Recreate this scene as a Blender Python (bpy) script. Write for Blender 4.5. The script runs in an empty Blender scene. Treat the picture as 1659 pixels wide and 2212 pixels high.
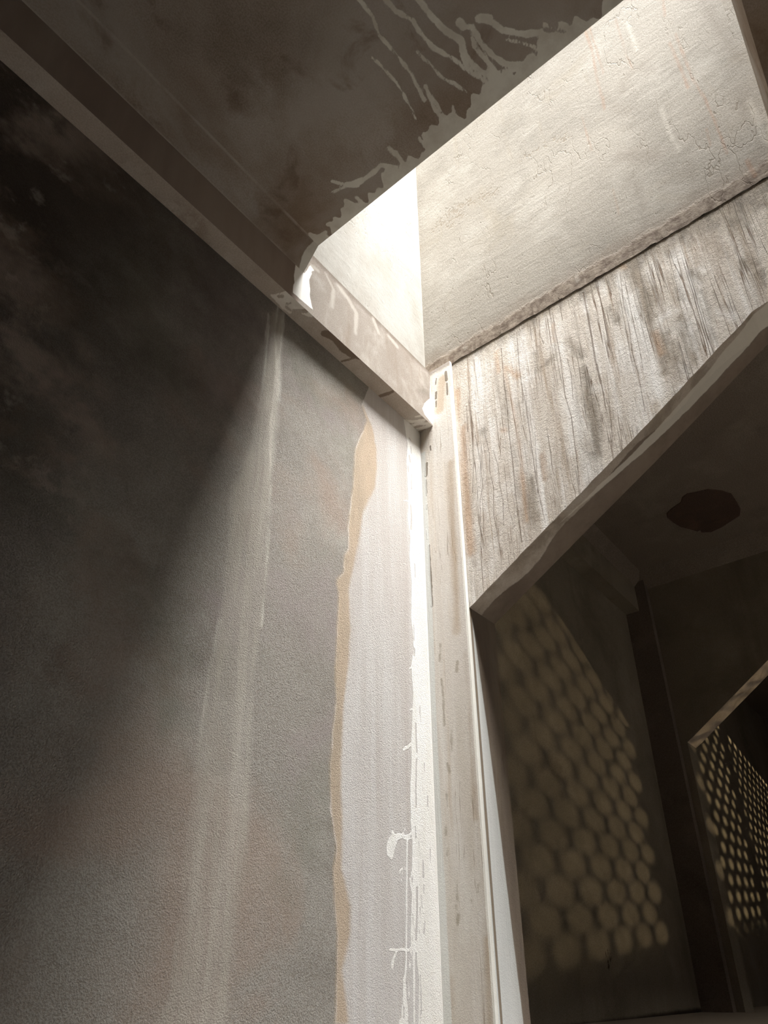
import bpy, math, random
import numpy as np
from mathutils import Matrix, Vector, noise as mnoise

# ------------------------------------------------------------------ camera, world, sun, exposure
S = 3.0            # metres per surveying unit (the corner lies 1 unit ahead of the eye)
EYE = 1.6          # eye height in metres
EXPOSURE = 0.68
SKY = 0.8
SUN = 29.0
FOC, CY = 1528.48, 1302.09
yaw, pitch, roll = [math.radians(a) for a in (38.9104, 28.3044, -0.41929)]

def cam_matrix():
    c, s = math.cos(yaw), math.sin(yaw); cp, sp = math.cos(pitch), math.sin(pitch)
    F = np.array([c*cp, s*cp, sp]); r = np.array([s, -c, 0.]); u = np.cross(r, F)
    cr, sr = math.cos(roll), math.sin(roll)
    return np.array([cr*r + sr*u, -sr*r + cr*u, F])
CM = cam_matrix()
scene = bpy.context.scene
col = scene.collection
cam = bpy.data.cameras.new('camera')
cam.sensor_fit = 'VERTICAL'; cam.sensor_height = 36.0
cam.lens = FOC/2212*36.0
cam.shift_y = (CY - 1106)/2212
cam.clip_start = 0.02; cam.clip_end = 200
co = bpy.data.objects.new('camera', cam); col.objects.link(co)
m = Matrix(((CM[0][0], CM[1][0], -CM[2][0], 0), (CM[0][1], CM[1][1], -CM[2][1], 0),
            (CM[0][2], CM[1][2], -CM[2][2], EYE), (0, 0, 0, 1)))
co.matrix_world = m
scene.camera = co
scene.view_settings.view_transform = 'Standard'
scene.view_settings.look = 'None'
scene.view_settings.gamma = 1
scene.view_settings.use_curve_mapping = False
scene.view_settings.exposure = EXPOSURE
scene.cycles.max_bounces = 7
scene.cycles.diffuse_bounces = 6
scene.cycles.glossy_bounces = 1
scene.cycles.use_adaptive_sampling = True
scene.cycles.adaptive_threshold = 0.04
scene.cycles.use_denoising = True
scene.cycles.caustics_reflective = False
scene.cycles.sample_clamp_indirect = 6

w = bpy.data.worlds.new('sky'); scene.world = w; w.use_nodes = True
bg = w.node_tree.nodes['Background']
bg.inputs[0].default_value = (0.93, 0.96, 1.0, 1); bg.inputs[1].default_value = SKY

def lamp(name, kind, loc, energy, color, look=None, **kw):
    l = bpy.data.lights.new(name, kind); l.energy = energy; l.color = color
    for k, v in kw.items(): setattr(l, k, v)
    o = bpy.data.objects.new(name, l); col.objects.link(o); o.location = loc
    if look is not None:
        o.rotation_euler = Vector(look).to_track_quat('-Z', 'Y').to_euler()
    return o
def W(x, y, z): return (x*S, y*S, z*S + EYE)
# hazy sun, high over the light well
SUNDIR = (0.14, 0.30, -1.0)
lamp('sun', 'SUN', W(0.8, -1.5, 4), SUN, (1.0, 0.99, 0.97), SUNDIR, angle=math.radians(40))
# mouth of the light well, sampled as a portal for the sky
XS0, XS1, YS0, YS1, ZT = 0.59, 1.0085, -0.35, 0.683, 2.42
po = lamp('sky_portal', 'AREA', W((XS0+XS1)/2, (YS0+YS1)/2, ZT+0.01), 1, (1, 1, 1), (0, 0, -1),
          shape='RECTANGLE', size=(XS1-XS0)*S, size_y=(YS1-YS0)*S)
po.data.cycles.is_portal = True
# sunlight thrown back from the yard, low outside the lattice window of the far room
lamp('courtyard_glint', 'POINT', W(5.5, -1.58, 0.45), 8200, (1.0, 0.78, 0.46), shadow_soft_size=0.038)

# fill lamp added to brighten the rear room, through an unseen side opening
lamp('rear_room_fill', 'AREA', W(1.65, -2.2, 0.98), 620, (1.0, 0.92, 0.82), (0, 1.5, -1.15), shape='RECTANGLE', size=2.0, size_y=1.2)

# ------------------------------------------------------------------ helpers
def tag(o, label=None, cat=None, group=None, kind=None):
    for k, v in (('label', label), ('category', cat), ('group', group), ('kind', kind)):
        if v: o[k] = v
    return o

def hit(px, py, ax, v):
    """photograph pixel -> point on the plane axis=v (in surveying units)"""
    d = CM.T @ np.array([(px-829.5)/FOC, -(py-CY)/FOC, 1.0])
    return d*(v/d[ax])

def zc(ox, oy, sc, pts):       # coordinates read off an enlarged crop
    return [(ox + a/sc, oy + b/sc) for a, b in pts]

class Plane2:
    """2-D sheet coordinates on an axis plane, for stains measured from the photograph"""
    def __init__(s, ax, v): s.ax, s.v = ax, v; s.keep = [i for i in range(3) if i != ax]
    def p(s, pts): return np.array([hit(a, b, s.ax, s.v)[s.keep] for a, b in pts])
    def px(s, pt, r):           # size of r pixels near this place
        a = hit(pt[0], pt[1], s.ax, s.v); b = hit(pt[0]+r, pt[1], s.ax, s.v); c = hit(pt[0], pt[1]+r, s.ax, s.v)
        return 0.5*(np.linalg.norm(a-b)+np.linalg.norm(a-c))*0.8

def sd_poly(Q, poly):           # signed distance, positive inside
    d = np.full(len(Q), 1e9); inside = np.zeros(len(Q), bool)
    n = len(poly)
    for i in range(n):
        a, b = poly[i], poly[(i+1) % n]; e = b-a; wv = Q-a
        t = np.clip((wv@e)/max(e@e, 1e-12), 0, 1)
        d = np.minimum(d, np.linalg.norm(wv - t[:, None]*e, axis=1))
        c = (a[1] > Q[:, 1]) != (b[1] > Q[:, 1])
        with np.errstate(divide='ignore', invalid='ignore'):
            xx = (b[0]-a[0])*(Q[:, 1]-a[1])/(b[1]-a[1]) + a[0]
        inside ^= c & (Q[:, 0] < xx)
    return np.where(inside, d, -d)

def sd_line(Q, pts, w):
    d = np.full(len(Q), 1e9)
    for i in range(len(pts)-1):
        a, b = pts[i], pts[i+1]; e = b-a; wv = Q-a
        t = np.clip((wv@e)/max(e@e, 1e-12), 0, 1)
        d = np.minimum(d, np.linalg.norm(wv - t[:, None]*e, axis=1))
    return w/2 - d

def strokes(pl, lst):           # lst: [(pixel points, pixel width)]
    L = [(pl.p(p), pl.px(p[len(p)//2], w_)) for p, w_ in lst]
    def f(P):
        Q = P[:, pl.keep]; out = np.full(len(Q), -1.0)
        for p, w_ in L:
            lo = p.min(0)-.25; hi = p.max(0)+.25
            k = np.all((Q > lo) & (Q < hi), axis=1)
            if k.any(): out[k] = np.maximum(out[k], sd_line(Q[k], p, w_))
        return out
    return f
def polyf(pl, *polys):
    L = [pl.p(p) for p in polys]
    def f(P):
        Q = P[:, pl.keep]; out = np.full(len(Q), -1.0)
        for p in L: out = np.maximum(out, sd_poly(Q, p))
        return out
    return f
def fmax(*fs): return lambda P: np.max([f(P) for f in fs], axis=0)
def fsub(a, b): return lambda P: np.minimum(a(P), -b(P))

MAT_ATTRS = {}
class MB:
    def __init__(s): s.v = []; s.f = []; s.n = 0; s.at = {}; s.names = set()
    def _add(s, V, F, attrs=None):
        V = np.asarray(V, float).reshape(-1, 3)
        s.f.append(np.asarray(F, int) + s.n); s.v.append(V)
        for k, fn in (attrs or {}).items():
            s.at.setdefault(k, []).append((s.n, fn(V)))
        s.n += len(V)
    def grid(s, P, attrs=None, flip=False):
        nu, nv = P.shape[0], P.shape[1]
        idx = np.arange(nu*nv).reshape(nu, nv)
        a, b, c, d = idx[:-1, :-1], idx[1:, :-1], idx[1:, 1:], idx[:-1, 1:]
        F = np.stack([a, b, c, d], -1).reshape(-1, 4)
        if flip: F = F[:, ::-1]
        s._add(P.reshape(-1, 3), F, attrs)
    def quad(s, a, b, c, d): s._add([a, b, c, d], [[0, 1, 2, 3]])
    def box(s, lo, hi, skip=()):
        x0, y0, z0 = lo; x1, y1, z1 = hi
        q = {'-x': [(x0,y1,z0),(x0,y0,z0),(x0,y0,z1),(x0,y1,z1)], '+x': [(x1,y0,z0),(x1,y1,z0),(x1,y1,z1),(x1,y0,z1)],
             '-y': [(x0,y0,z0),(x1,y0,z0),(x1,y0,z1),(x0,y0,z1)], '+y': [(x1,y1,z0),(x0,y1,z0),(x0,y1,z1),(x1,y1,z1)],
             '-z': [(x0,y1,z0),(x1,y1,z0),(x1,y0,z0),(x0,y0,z0)], '+z': [(x0,y0,z1),(x1,y0,z1),(x1,y1,z1),(x0,y1,z1)]}
        for k, v in q.items():
            if k not in skip: s.quad(*v)
    def build(s, name, mat, parent=None, origin=None, smooth=False):
        V = np.concatenate(s.v)
        if origin is None:
            lo, hi = V.min(0), V.max(0); origin = ((lo[0]+hi[0])/2, (lo[1]+hi[1])/2, lo[2])
        o3 = np.array(W(*origin)); VW = V*S + np.array([0, 0, EYE]) - o3
        me = bpy.data.meshes.new(name)
        F = [f.tolist() for blk in s.f for f in blk]
        me.from_pydata(VW.tolist(), [], F)
        for k in MAT_ATTRS.get(mat.name, ()): s.at.setdefault(k, [])
        for k, lst in s.at.items():
            arr = np.full(len(V), -1.0, np.float32)
            for st, vals in lst: arr[st:st+len(vals)] = vals
            a = me.attributes.new(k, 'FLOAT', 'POINT'); a.data.foreach_set('value', arr)
        me.materials.append(mat)
        if smooth: me.polygons.foreach_set('use_smooth', [True]*len(me.polygons))
        me.update()
        o = bpy.data.objects.new(name, me); col.objects.link(o)
        if parent:
            o.parent = parent; o.location = Vector(o3) - parent.location
        else: o.location = o3
        return o

def lin(a, b, step): return np.linspace(a, b, max(2, int(round(abs(b-a)/step))+1))
def gridY(y, x0, x1, z0, z1, step, bump=None):      # face looking to -y
    X, Z = np.meshgrid(lin(x0, x1, step), lin(z0, z1, step), indexing='ij')
    return np.stack([X, np.full_like(X, y), Z], -1)
def gridX(x, y0, y1, z0, z1, step):                 # face looking to -x
    Y, Z = np.meshgrid(lin(y1, y0, step), lin(z0, z1, step), indexing='ij')
    return np.stack([np.full_like(Y, x), Y, Z], -1)
def gridZ(z, x0, x1, y0, y1, step):                 # face looking down
    Y, X = np.meshgrid(lin(y0, y1, step), lin(x0, x1, step), indexing='ij')
    return np.stack([X, Y, np.full_like(X, z)], -1)
def wob(t, amp, freq, seed=0.0):                    # small hand-made irregularity
    t = np.asarray(t, float)
    return np.array([mnoise.fractal(Vector((float(a)*freq, seed, 0)), 1.0, 2.0, 4) for a in t.ravel()]).reshape(t.shape)*amp

# ------------------------------------------------------------------ materials
def srgb(r, g, b):
    f = lambda c: ((c/255+0.055)/1.055)**2.4 if c > 10 else c/255/12.92
    return (f(r), f(g), f(b), 1)

class NT:
    def __init__(s, name):
        s.m = bpy.data.materials.new(name); s.m.use_nodes = True; s.t = s.m.node_tree
        s.b = s.t.nodes['Principled BSDF']; s.tc = s.t.nodes.new('ShaderNodeTexCoord')
        s.b.inputs['Specular IOR Level'].default_value = 0.1
    def n(s, k): return s.t.nodes.new('ShaderNode'+k)
    def l(s, a, b): s.t.links.new(a, b)
    def setin(s, i, v):
        if hasattr(v, 'is_output') or isinstance(v, bpy.types.NodeSocket): s.l(v, i)
        else: i.default_value = v
    def co(s, sc=(1, 1, 1), rot=(0, 0, 0), off=0):
        mp = s.n('Mapping'); s.l(s.tc.outputs['Object'], mp.inputs[0])
        mp.inputs['Scale'].default_value = sc; mp.inputs['Rotation'].default_value = rot; mp.inputs['Location'].default_value = (off*1.7, off*2.3, off*0.9)
        return mp.outputs[0]
    def noise(s, scale, sc=(1, 1, 1), detail=6, rough=0.6, dist=0, rot=(0, 0, 0), off=0):
        nn = s.n('TexNoise'); s.l(s.co(sc, rot, off), nn.inputs['Vector'])
        nn.inputs['Scale'].default_value = scale; nn.inputs['Detail'].default_value = min(detail, 5)
        nn.inputs['Roughness'].default_value = rough; nn.inputs['Distortion'].default_value = dist
        return nn.outputs[0]
    def math(s, op, a, b=0.0, c=0.0, clamp=False):
        nn = s.n('Math'); nn.operation = op; nn.use_clamp = clamp
        s.setin(nn.inputs[0], a); s.setin(nn.inputs[1], b); s.setin(nn.inputs[2], c)
        return nn.outputs[0]
    def ramp(s, v, lo, hi, smooth=True):
        nn = s.n('MapRange'); nn.interpolation_type = 'SMOOTHSTEP' if smooth else 'LINEAR'
        s.setin(nn.inputs[0], v); nn.inputs[1].default_value = lo; nn.inputs[2].default_value = hi
        return nn.outputs[0]
    def mix(s, f, a, b, blend='MIX'):
        nn = s.n('Mix'); nn.data_type = 'RGBA'; nn.blend_type = blend
        s.setin(nn.inputs[0], f); s.setin(nn.inputs[6], a); s.setin(nn.inputs[7], b)
        return nn.outputs[2]
    def attr(s, name):
        nn = s.n('Attribute'); nn.attribute_name = name
        return nn.outputs['Fac']
    def finish(s, color, height, dist=0.004, strength=0.6, rough=0.88):
        s.l(color, s.b.inputs['Base Color']); s.setin(s.b.inputs['Roughness'], rough)
        bp = s.n('Bump'); bp.inputs['Distance'].default_value = dist; bp.inputs['Strength'].default_value = strength
        s.l(height, bp.inputs['Height']); s.l(bp.outputs[0], s.b.inputs['Normal'])
        return s.m

def plaster(name, dark, mid, light, scale=1.2, st=(1, 1, 1), grain=0.35, gscale=90, streak=None, layers=(), dist=0.004,
            strength=0.6, rough=0.88, und=0.0, pits=0.0, gm=0.16, blot=None, cspread=(0.3, 0.7), off=0, crk=(), coarse=0.0):
    t = NT(name); MAT_ATTRS[t.m.name] = [L['a'] for L in layers]
    n1 = t.noise(scale, st, detail=8, rough=0.62, dist=0.4, off=off)
    c = t.mix(t.ramp(n1, cspread[0], 0.5), dark, mid)
    n2 = t.noise(scale*1.7, st, detail=7, rough=0.65, off=off+7)
    c = t.mix(t.ramp(n2, 0.48, cspread[1]), c, light)
    g = t.noise(gscale*2.2, detail=3, rough=0.65)
    h = t.math('MULTIPLY', g, grain)
    c = t.mix(gm, c, t.mix(t.ramp(g, 0.34, 0.66), t.mix(0.55, c, (0, 0, 0, 1)), t.mix(0.4, c, (1, 1, 1, 1))))
    if blot:
        for (bc, bs, lo, hi, op) in blot:
            bn = t.noise(bs, st, detail=5, rough=0.6, dist=0.6, off=bs*3+off)
            c = t.mix(t.math('MULTIPLY', t.ramp(bn, lo, hi), op), c, bc)
    if streak:
        for (sc_, ssc, zs, lo, hi, op) in streak:
            sn = t.noise(ssc, (1, 1, zs), detail=5, rough=0.65, dist=0.15, off=ssc)
            f = t.math('MULTIPLY', t.ramp(sn, lo, hi), op)
            c = t.mix(f, c, sc_); h = t.math('ADD', h, t.math('MULTIPLY', f, -0.5))
    if coarse:
        h = t.math('ADD', h, t.math('MULTIPLY', t.noise(42, detail=3, rough=0.6), coarse))
    for (csc, czs, cw, cc, cop) in crk:             # fine wandering cracks: narrow contours of a stretched noise
        kn = t.noise(csc, (1, 1, czs), detail=4, rough=0.55, off=csc*2)
        kd = t.math('ABSOLUTE', t.math('SUBTRACT', kn, 0.5))
        km = t.noise(3.5, (1, 1, 0.4), detail=3, off=csc)
        f = t.math('MULTIPLY', t.math('MULTIPLY', t.ramp(kd, cw, 0.0), t.ramp(km, 0.42, 0.6)), cop)
        c = t.mix(f, c, cc); h = t.math('ADD', h, t.math('MULTIPLY', f, -0.7))
    if und:
        u = t.noise(5, (1, 1, 2.2), detail=3, rough=0.5, dist=1.0)
        h = t.math('ADD', h, t.math('MULTIPLY', u, und))
    if pits:
        v = t.noise(38, detail=2, rough=0.5, off=4)
        f = t.ramp(v, 0.70, 0.76)
        c = t.mix(t.math('MULTIPLY', f, 0.6), c, srgb(70, 60, 50)); h = t.math('ADD', h, t.math('MULTIPLY', f, -pits))
    for L in layers:
        a = t.attr(L['a'])
        nn = t.noise(L.get('ns', 12), L.get('st', (1, 1, 1)), detail=L.get('det', 7), rough=0.7, off=L.get('off', 1))
        x = t.math('ADD', a, t.math('MULTIPLY', t.math('SUBTRACT', nn, 0.5), L.get('amp', 0.01)))
        f = t.ramp(x, -L.get('soft', 0.001), L.get('soft', 0.001))
        if 'tex' in L:                              # (scale, stretch, lo, hi, floor) breaks the layer up
            ts, tst, lo, hi, fl = L['tex']
            tn = t.noise(ts, tst, detail=6, rough=0.65, off=ts+L.get('off', 1))
            f = t.math('MULTIPLY', f, t.math('ADD', t.math('MULTIPLY', t.ramp(tn, lo, hi), 1-fl), fl))
        f = t.math('MULTIPLY', f, L.get('op', 1.0))
        lc = L['c']
        if 'c2' in L:
            cn = t.noise(L.get('cs', 5), L.get('cst', (1, 1, 0.15)), detail=7, rough=0.65, off=3)
            lc = t.mix(t.ramp(cn, 0.35, 0.68), L['c'], L['c2'])
        if L.get('mul'): c = t.mix(f, c, lc, 'MULTIPLY')
        else: c = t.mix(f, c, lc)
        if L.get('h'): h = t.math('ADD', h, t.math('MULTIPLY', f, L['h']))
    return t.finish(c, h, dist, strength, rough)

# ------------------------------------------------------------------ measured levels (surveying units)
YL = 0.700        # plaster face of the left wall
YB = 0.665        # face of the wall beam
XC = 1.000        # face of the corner column
XR = 1.010        # face of the wall over the first opening
YJ = 0.610        # jamb of the openings
ZS = 1.089        # beam soffit
ZV = 1.179        # foot of the cove
ZC = 1.225        # ceiling
YV = 0.629        # cove meets ceiling
ZL = 1.252        # ledge at the foot of the light well
ZF = -EYE/S       # ground floor
ZF2 = -0.070      # raised floor of the rear rooms
PL = Plane2(1, YL); PC = Plane2(0, XC); PR = Plane2(0, XR); PJ = Plane2(1, YJ); PB = Plane2(1, YB)
PS = Plane2(2, ZS); PCE = Plane2(2, ZC); PSR = Plane2(0, XS1); PSL = Plane2(1, YS1)

LW = lambda p: zc(0, 1000, 1.825, p)
ZA = lambda p: zc(550, 660, 3.687, p)
Z6 = lambda p: zc(700, 1000, 3.16, p)
Z7 = lambda p: zc(650, 1600, 3.016, p)
Z8 = lambda p: zc(750, 0, 2.765, p)
Z5 = lambda p: zc(840, 740, 8.295, p)
ZR = lambda p: zc(940, 560, 3.16, p)
ZR2 = lambda p: zc(1359, 560, 5.53, p)
ZSH = lambda p: zc(1250, 0, 3.16, p)
ZT6 = lambda p: zc(560, 480, 8.295, p)
Z1 = lambda p: zc(500, 300, 2.765, p)

WHITE = srgb(236, 233, 226); WHITE2 = srgb(226, 214, 192)

# ------------------------------------------------------------------ left wall, front room
edge_l = ZA([(850,795),(900,920),(870,990),(830,1060),(800,1140),(795,1280),(785,1440),(760,1600),(740,1760),(745,1940),
    (715,1980),(705,2130),(655,2180)]) + LW([(1328,480),(1335,520),(1330,640),(1322,800),(1325,940),(1310,1060),(1300,1200),
    (1302,1360),(1325,1520),(1315,1600),(1318,1750),(1330,1860),(1325,2100),(1320,2212)]) + [(724, 2420)]
band = edge_l + [(1010, 2420), (940, 1600), (905, 930), (871, 893), (800, 830)]
tan_r = LW([(1372,2212),(1345,2000),(1380,1860),(1380,1750),(1345,1600),(1350,1500),(1345,1300),(1350,1100),(1355,950),
    (1375,800),(1380,640),(1375,500)]) + ZA([(830,1900),(860,1650),(955,1450),(975,1300),(970,1140),(940,1000),(905,900),(860,790)])
tanp = edge_l[:-1] + tan_r
strip_l = [(872,905),(880,960),(878,1000),(882,1080),(880,1120),(886,1160),(884,1200),(889,1260),(888,1330),(893,1400),(888,1440),
    (892,1500),(890,1560),(888,1600),(889,1640),(886,1700),(887,1780),(889,1800),(893,1840),(892,1900),(895,2000),(893,2060),(905,2100),(908,2212),(910,2420)]
strip = strip_l + [(1010,2420),(970,2212),(945,1600),(913,930)]
blob1 = Z7([(590,575),(610,612),(640,605),(665,618),(700,612),(722,640),(690,648),(660,636),(632,648),(615,700),(598,768),(588,778),(560,742),(556,690),(572,635),(596,608)])
drips = [
 (Z7([(735,580),(692,640),(690,800),(688,1000),(686,1350),(684,1480),(668,1640),(655,1846)]), 5.5),
 (Z7([(742,500),(732,640),(728,850),(712,900),(728,1000),(718,1340),(706,1500),(700,1700),(690,1846)]), 6),
 (Z7([(755,560),(760,720),(740,800),(750,960),(735,1200),(730,1320),(736,1480),(738,1846)]), 6),
 (Z7([(790,600),(770,800),(775,960),(765,1200),(760,1400),(775,1560),(770,1846)]), 7),
 (Z7([(590,760),(590,850),(594,905)]), 1.2), (Z7([(598,600),(590,700),(585,750)]), 10), (Z7([(690,840),(660,835),(645,850),(642,872)]), 3.4),
 (Z7([(664,850),(655,900),(650,930)]), 2), (Z7([(580,1362),(620,1368),(655,1362),(700,1366),(745,1345)]), 5.5),
 (Z7([(625,1370),(604,1420),(596,1485)]), 6), (Z7([(596,1440),(594,1478)]), 9), (Z7([(680,570),(672,600),(640,625)]), 2.5), (Z7([(668,60),(700,42),(720,20)]), 5),
 (Z6([(543,262),(560,258),(580,268)]), 2.5), (Z6([(583,1440),(582,1408),(600,1390)]), 3), (Z6([(545,1955),(556,1940),(590,1930)]), 4),
 (Z6([(585,1690),(600,1680)]), 3), (Z7([(655,1846),(690,1860)]), 20), (Z7([(672,1560),(690,1846)]), 10)]
slots = [
 (Z7([(752,120),(748,300),(750,440)]), 4), (Z7([(746,560),(748,640)]), 4), (Z7([(712,650),(710,760),(712,890)]), 5), (Z7([(765,600),(768,710)]), 3),
 (Z7([(760,735),(765,850)]), 3), (Z7([(795,780),(798,890)]), 5), (Z7([(800,940),(800,1000)]), 3.4), (Z7([(755,960),(756,1100),(750,1300)]), 6.5), (Z7([(712,960),(710,1100)]), 3.5),
 (Z7([(783,1010),(787,1095)]), 4), (Z7([(712,1140),(710,1330)]), 4), (Z7([(748,1385),(752,1480),(752,1600),(755,1846)]), 6.5), (Z7([(712,1390),(705,1540),(700,1846)]), 4),
 (Z7([(825,365),(824,430)]), 4), (Z7([(842,705),(842,790)]), 3), (Z7([(803,150),(806,220)]), 3), (Z7([(785,130),(790,330)]), 2.5), (Z7([(774,1090),(772,1260)]), 3),
 (Z7([(803,1150),(806,1190),(800,1260)]), 4), (Z7([(780,1500),(783,1780)]), 3),
 (Z6([(590,290),(596,370),(592,450)]), 4), (Z6([(572,20),(575,60)]), 3), (Z6([(610,1110),(612,1210)]), 3), (Z6([(652,1660),(657,1770)]), 3.6), (Z6([(625,1780),(628,1880),(632,1975)]), 4.5),
 (Z6([(618,1270),(614,1320)]), 3), (Z6([(598,80),(596,180)]), 2.6), (Z5([(365,1710),(385,1750)]), 3), (Z5([(390,1860),(400,1990)]), 2.5), (Z5([(360,2020),(380,2140)]), 3.6), (Z6([(618,690),(620,780)]), 2.2)]
streakp = [(604,660),(608,700),(600,900),(592,1000)] + LW([(1070,100),(1050,450),(1025,700),(1000,900),(990,1250),(968,1500),(945,1750),(915,2000),(910,2212)]) + [(495,2420),(300,2420)] + \
    LW([(590,2212),(665,2090),(705,1800),(735,1500),(760,1250),(800,950),(850,700),(880,550),(905,300),(915,100)]) + [(520,1010),(540,950),(562,860),(580,760),(594,680)]
fine = [(Z1([(275,990),(262,1200),(275,1400),(240,1700),(230,1936)]), 6), (Z1([(312,1040),(298,1200),(290,1400),(280,1560)]), 3.4), (Z1([(225,1050),(205,1300),(190,1500)]), 4),
        (LW([(1068,0),(1062,180),(1048,420),(1030,640)]), 7), (LW([(868,620),(840,760),(815,900),(800,1020),(775,1200),(760,1250)]), 1.5)]
f_strip = fsub(fmax(polyf(PL, strip, blob1), strokes(PL, drips)), strokes(PL, slots))
mat_left = plaster('sanded_wall_plaster', srgb(126,118,107), srgb(149,142,132), srgb(164,158,148), scale=1.1, grain=0.9, gscale=75, gm=0.26, coarse=0.4, dist=0.008, strength=0.8,
    blot=[(srgb(166,138,120), 1.0, 0.54, 0.7, 0.36), (srgb(130,130,116), 1.3, 0.52, 0.68, 0.36), (srgb(160,146,146), 1.2, 0.54, 0.7, 0.4), (srgb(178,172,163), 2.2, 0.56, 0.72, 0.4)],
    layers=[
     dict(a='soot_shade', c=srgb(52,43,36), c2=srgb(70,60,51), cs=2, cst=(1,1,1), amp=0.8, ns=0.9, soft=0.35, op=0.88, off=9),  # dark stain, with the shade of the upper left painted in
     dict(a='old_patches', c=srgb(168,152,140), c2=srgb(122,104,90), cs=3, cst=(1,1,1), amp=0.5, ns=1.3, soft=0.08, op=0.6, tex=(1.7, (1,1,1), 0.50, 0.64, 0.0)),
     dict(a='old_patches', c=srgb(160,150,140), amp=0.5, ns=1.3, soft=0.08, op=0.5, tex=(6.5, (1,1,1), 0.56, 0.68, 0.0), off=6),
     dict(a='streak', c=srgb(186,180,169), c2=srgb(166,159,147), cs=4, amp=0.03, ns=4, st=(1,1,.4), soft=0.007, op=0.7, tex=(26, (1,1,.07), 0.35, 0.62, 0.45), h=0.1),
     dict(a='streak_fine', c=srgb(214,210,200), amp=0.018, ns=16, st=(1,1,.2), soft=0.004, op=0.6, tex=(22, (1,1,.15), 0.3, 0.6, 0.25)),
     dict(a='band', c=srgb(210,206,202), c2=srgb(196,189,183), cs=9, cst=(1,1,.05), amp=0.009, ns=14, soft=0.0008, h=0.25),
     dict(a='band', c=srgb(186,176,168), amp=0.0, soft=0.01, op=0.45, tex=(7, (1,1,.04), 0.55, 0.72, 0.0), off=5),
     dict(a='tan', c=srgb(188,167,142), c2=srgb(170,152,128), cs=6, cst=(1,1,.3), amp=0.016, ns=9, st=(1,1,.4), soft=0.005, op=0.85),
     dict(a='white', c=WHITE, c2=srgb(246,244,240), cs=6, amp=0.0045, ns=30, st=(1,1,.5), soft=0.0006, h=0.35)])
mb = MB()
xf, xm = -0.35, XC
wl = {'band': polyf(PL, band), 'tan': polyf(PL, tanp), 'white': f_strip, 'streak': polyf(PL, streakp), 'streak_fine': strokes(PL, fine),
      'soot_shade': lambda P: 0.30 - P[:, 0] + 0.5*(P[:, 2]-0.55),
      'old_patches': lambda P: 0.32 - P[:, 0] + 0.12*np.sin(P[:, 2]*5)}
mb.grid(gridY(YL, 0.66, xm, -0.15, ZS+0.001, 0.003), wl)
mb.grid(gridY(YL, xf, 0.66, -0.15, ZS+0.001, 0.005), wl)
mb.grid(gridY(YL, -2.6, xf, -0.15, ZS+0.001, 0.12), {'old_patches': lambda P: 0*P[:, 0]+.3, 'soot_shade': lambda P: 0.30 - P[:, 0] + 0.5*(P[:, 2]-0.55)})
mb.quad((-2.6,YL,ZF),(xm,YL,ZF),(xm,YL,-0.15),(-2.6,YL,-0.15))
mb.box((-2.6, YL, ZF), (xm, YL+0.1, 1.30), skip=('-y',))
mb.quad((-2.6,YL,ZS),(xm,YL,ZS),(xm,YL,1.30),(-2.6,YL,1.30))
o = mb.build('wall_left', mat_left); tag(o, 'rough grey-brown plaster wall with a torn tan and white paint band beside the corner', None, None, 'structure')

# ------------------------------------------------------------------ beam along the left wall (with cove up to the ceiling)
bwhite = ZT6([(655,700),(720,760),(800,930),(915,770),(985,870),(930,880),(945,920),(895,1040),(910,1200),(905,1330),(935,1480),(970,1580),(600,1260),(610,1120),(635,1090),(620,960),(640,850)])
bend = Z5([(740,600),(735,1000),(640,1090),(600,1180),(640,1290),(795,1480),(860,1500),(860,600)])
bdrip = [(Z1([(640,880),(700,960),(745,1040),(740,1160)]), 9), (Z1([(850,1080),(880,1160)]), 8), (Z1([(560,800),(610,900),(600,1000)]), 6), (Z1([(940,1180),(990,1240)]), 7), (Z1([(480,760),(520,790)]), 6)]
mat_beam = plaster('beam_face_plaster', srgb(116,106,95), srgb(136,126,115), srgb(154,146,136), scale=2.6, grain=0.5, gscale=70, und=0.3,
    streak=[(srgb(118,100,84), 5, 0.25, 0.5, 0.75, 0.5), (srgb(172,165,155), 7, 0.3, 0.56, 0.75, 0.5)],
    layers=[dict(a='dirt', c=srgb(96,82,70), amp=0.03, ns=6, soft=0.008, op=0.55), dict(a='unlit_brown', c=srgb(134,118,106), c2=srgb(150,136,124), cs=3, amp=0.01, ns=8, soft=0.003, op=0.95),  # browner tone painted over the unlit stretch of the beam
            dict(a='white', c=srgb(226,222,214), c2=srgb(238,236,230), amp=0.004, ns=22, soft=0.0008, h=0.3),
            dict(a='runs', c=srgb(182,175,165), amp=0.014, ns=12, st=(1,1,.4), soft=0.004, op=0.6)])
sof_w = ZT6([(200,1300),(420,1250),(560,1210),(700,1350),(860,1520),(995,1640),(950,1700),(870,1690),(740,1630),(620,1560),(560,1640),(420,1560),(300,1420)])
sof_holes = [(ZT6([(350,1330),(420,1330)]), 9), (ZT6([(620,1590),(840,1590)]), 12), (ZT6([(500,1460),(560,1450)]), 8), (ZT6([(480,1520),(560,1580)]), 7)]
sof_d = [(Z1([(560,1160),(620,1190),(660,1250),(720,1290),(790,1310)]), 18), (Z1([(700,1250),(800,1310),(860,1370)]), 16), (Z1([(660,1330),(760,1300),(860,1350)]), 7),
         (Z1([(880,1540),(960,1510)]), 7)]
sof_e = [(Z1([(1020,1680),(1080,1690),(1150,1680)]), 9), (Z1([(1060,1720),(1120,1700),(1180,1700)]), 9), (Z1([(1100,1660),(1150,1650)]), 6), (Z1([(1090,1740),(1190,1716)]), 10)]
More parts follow.
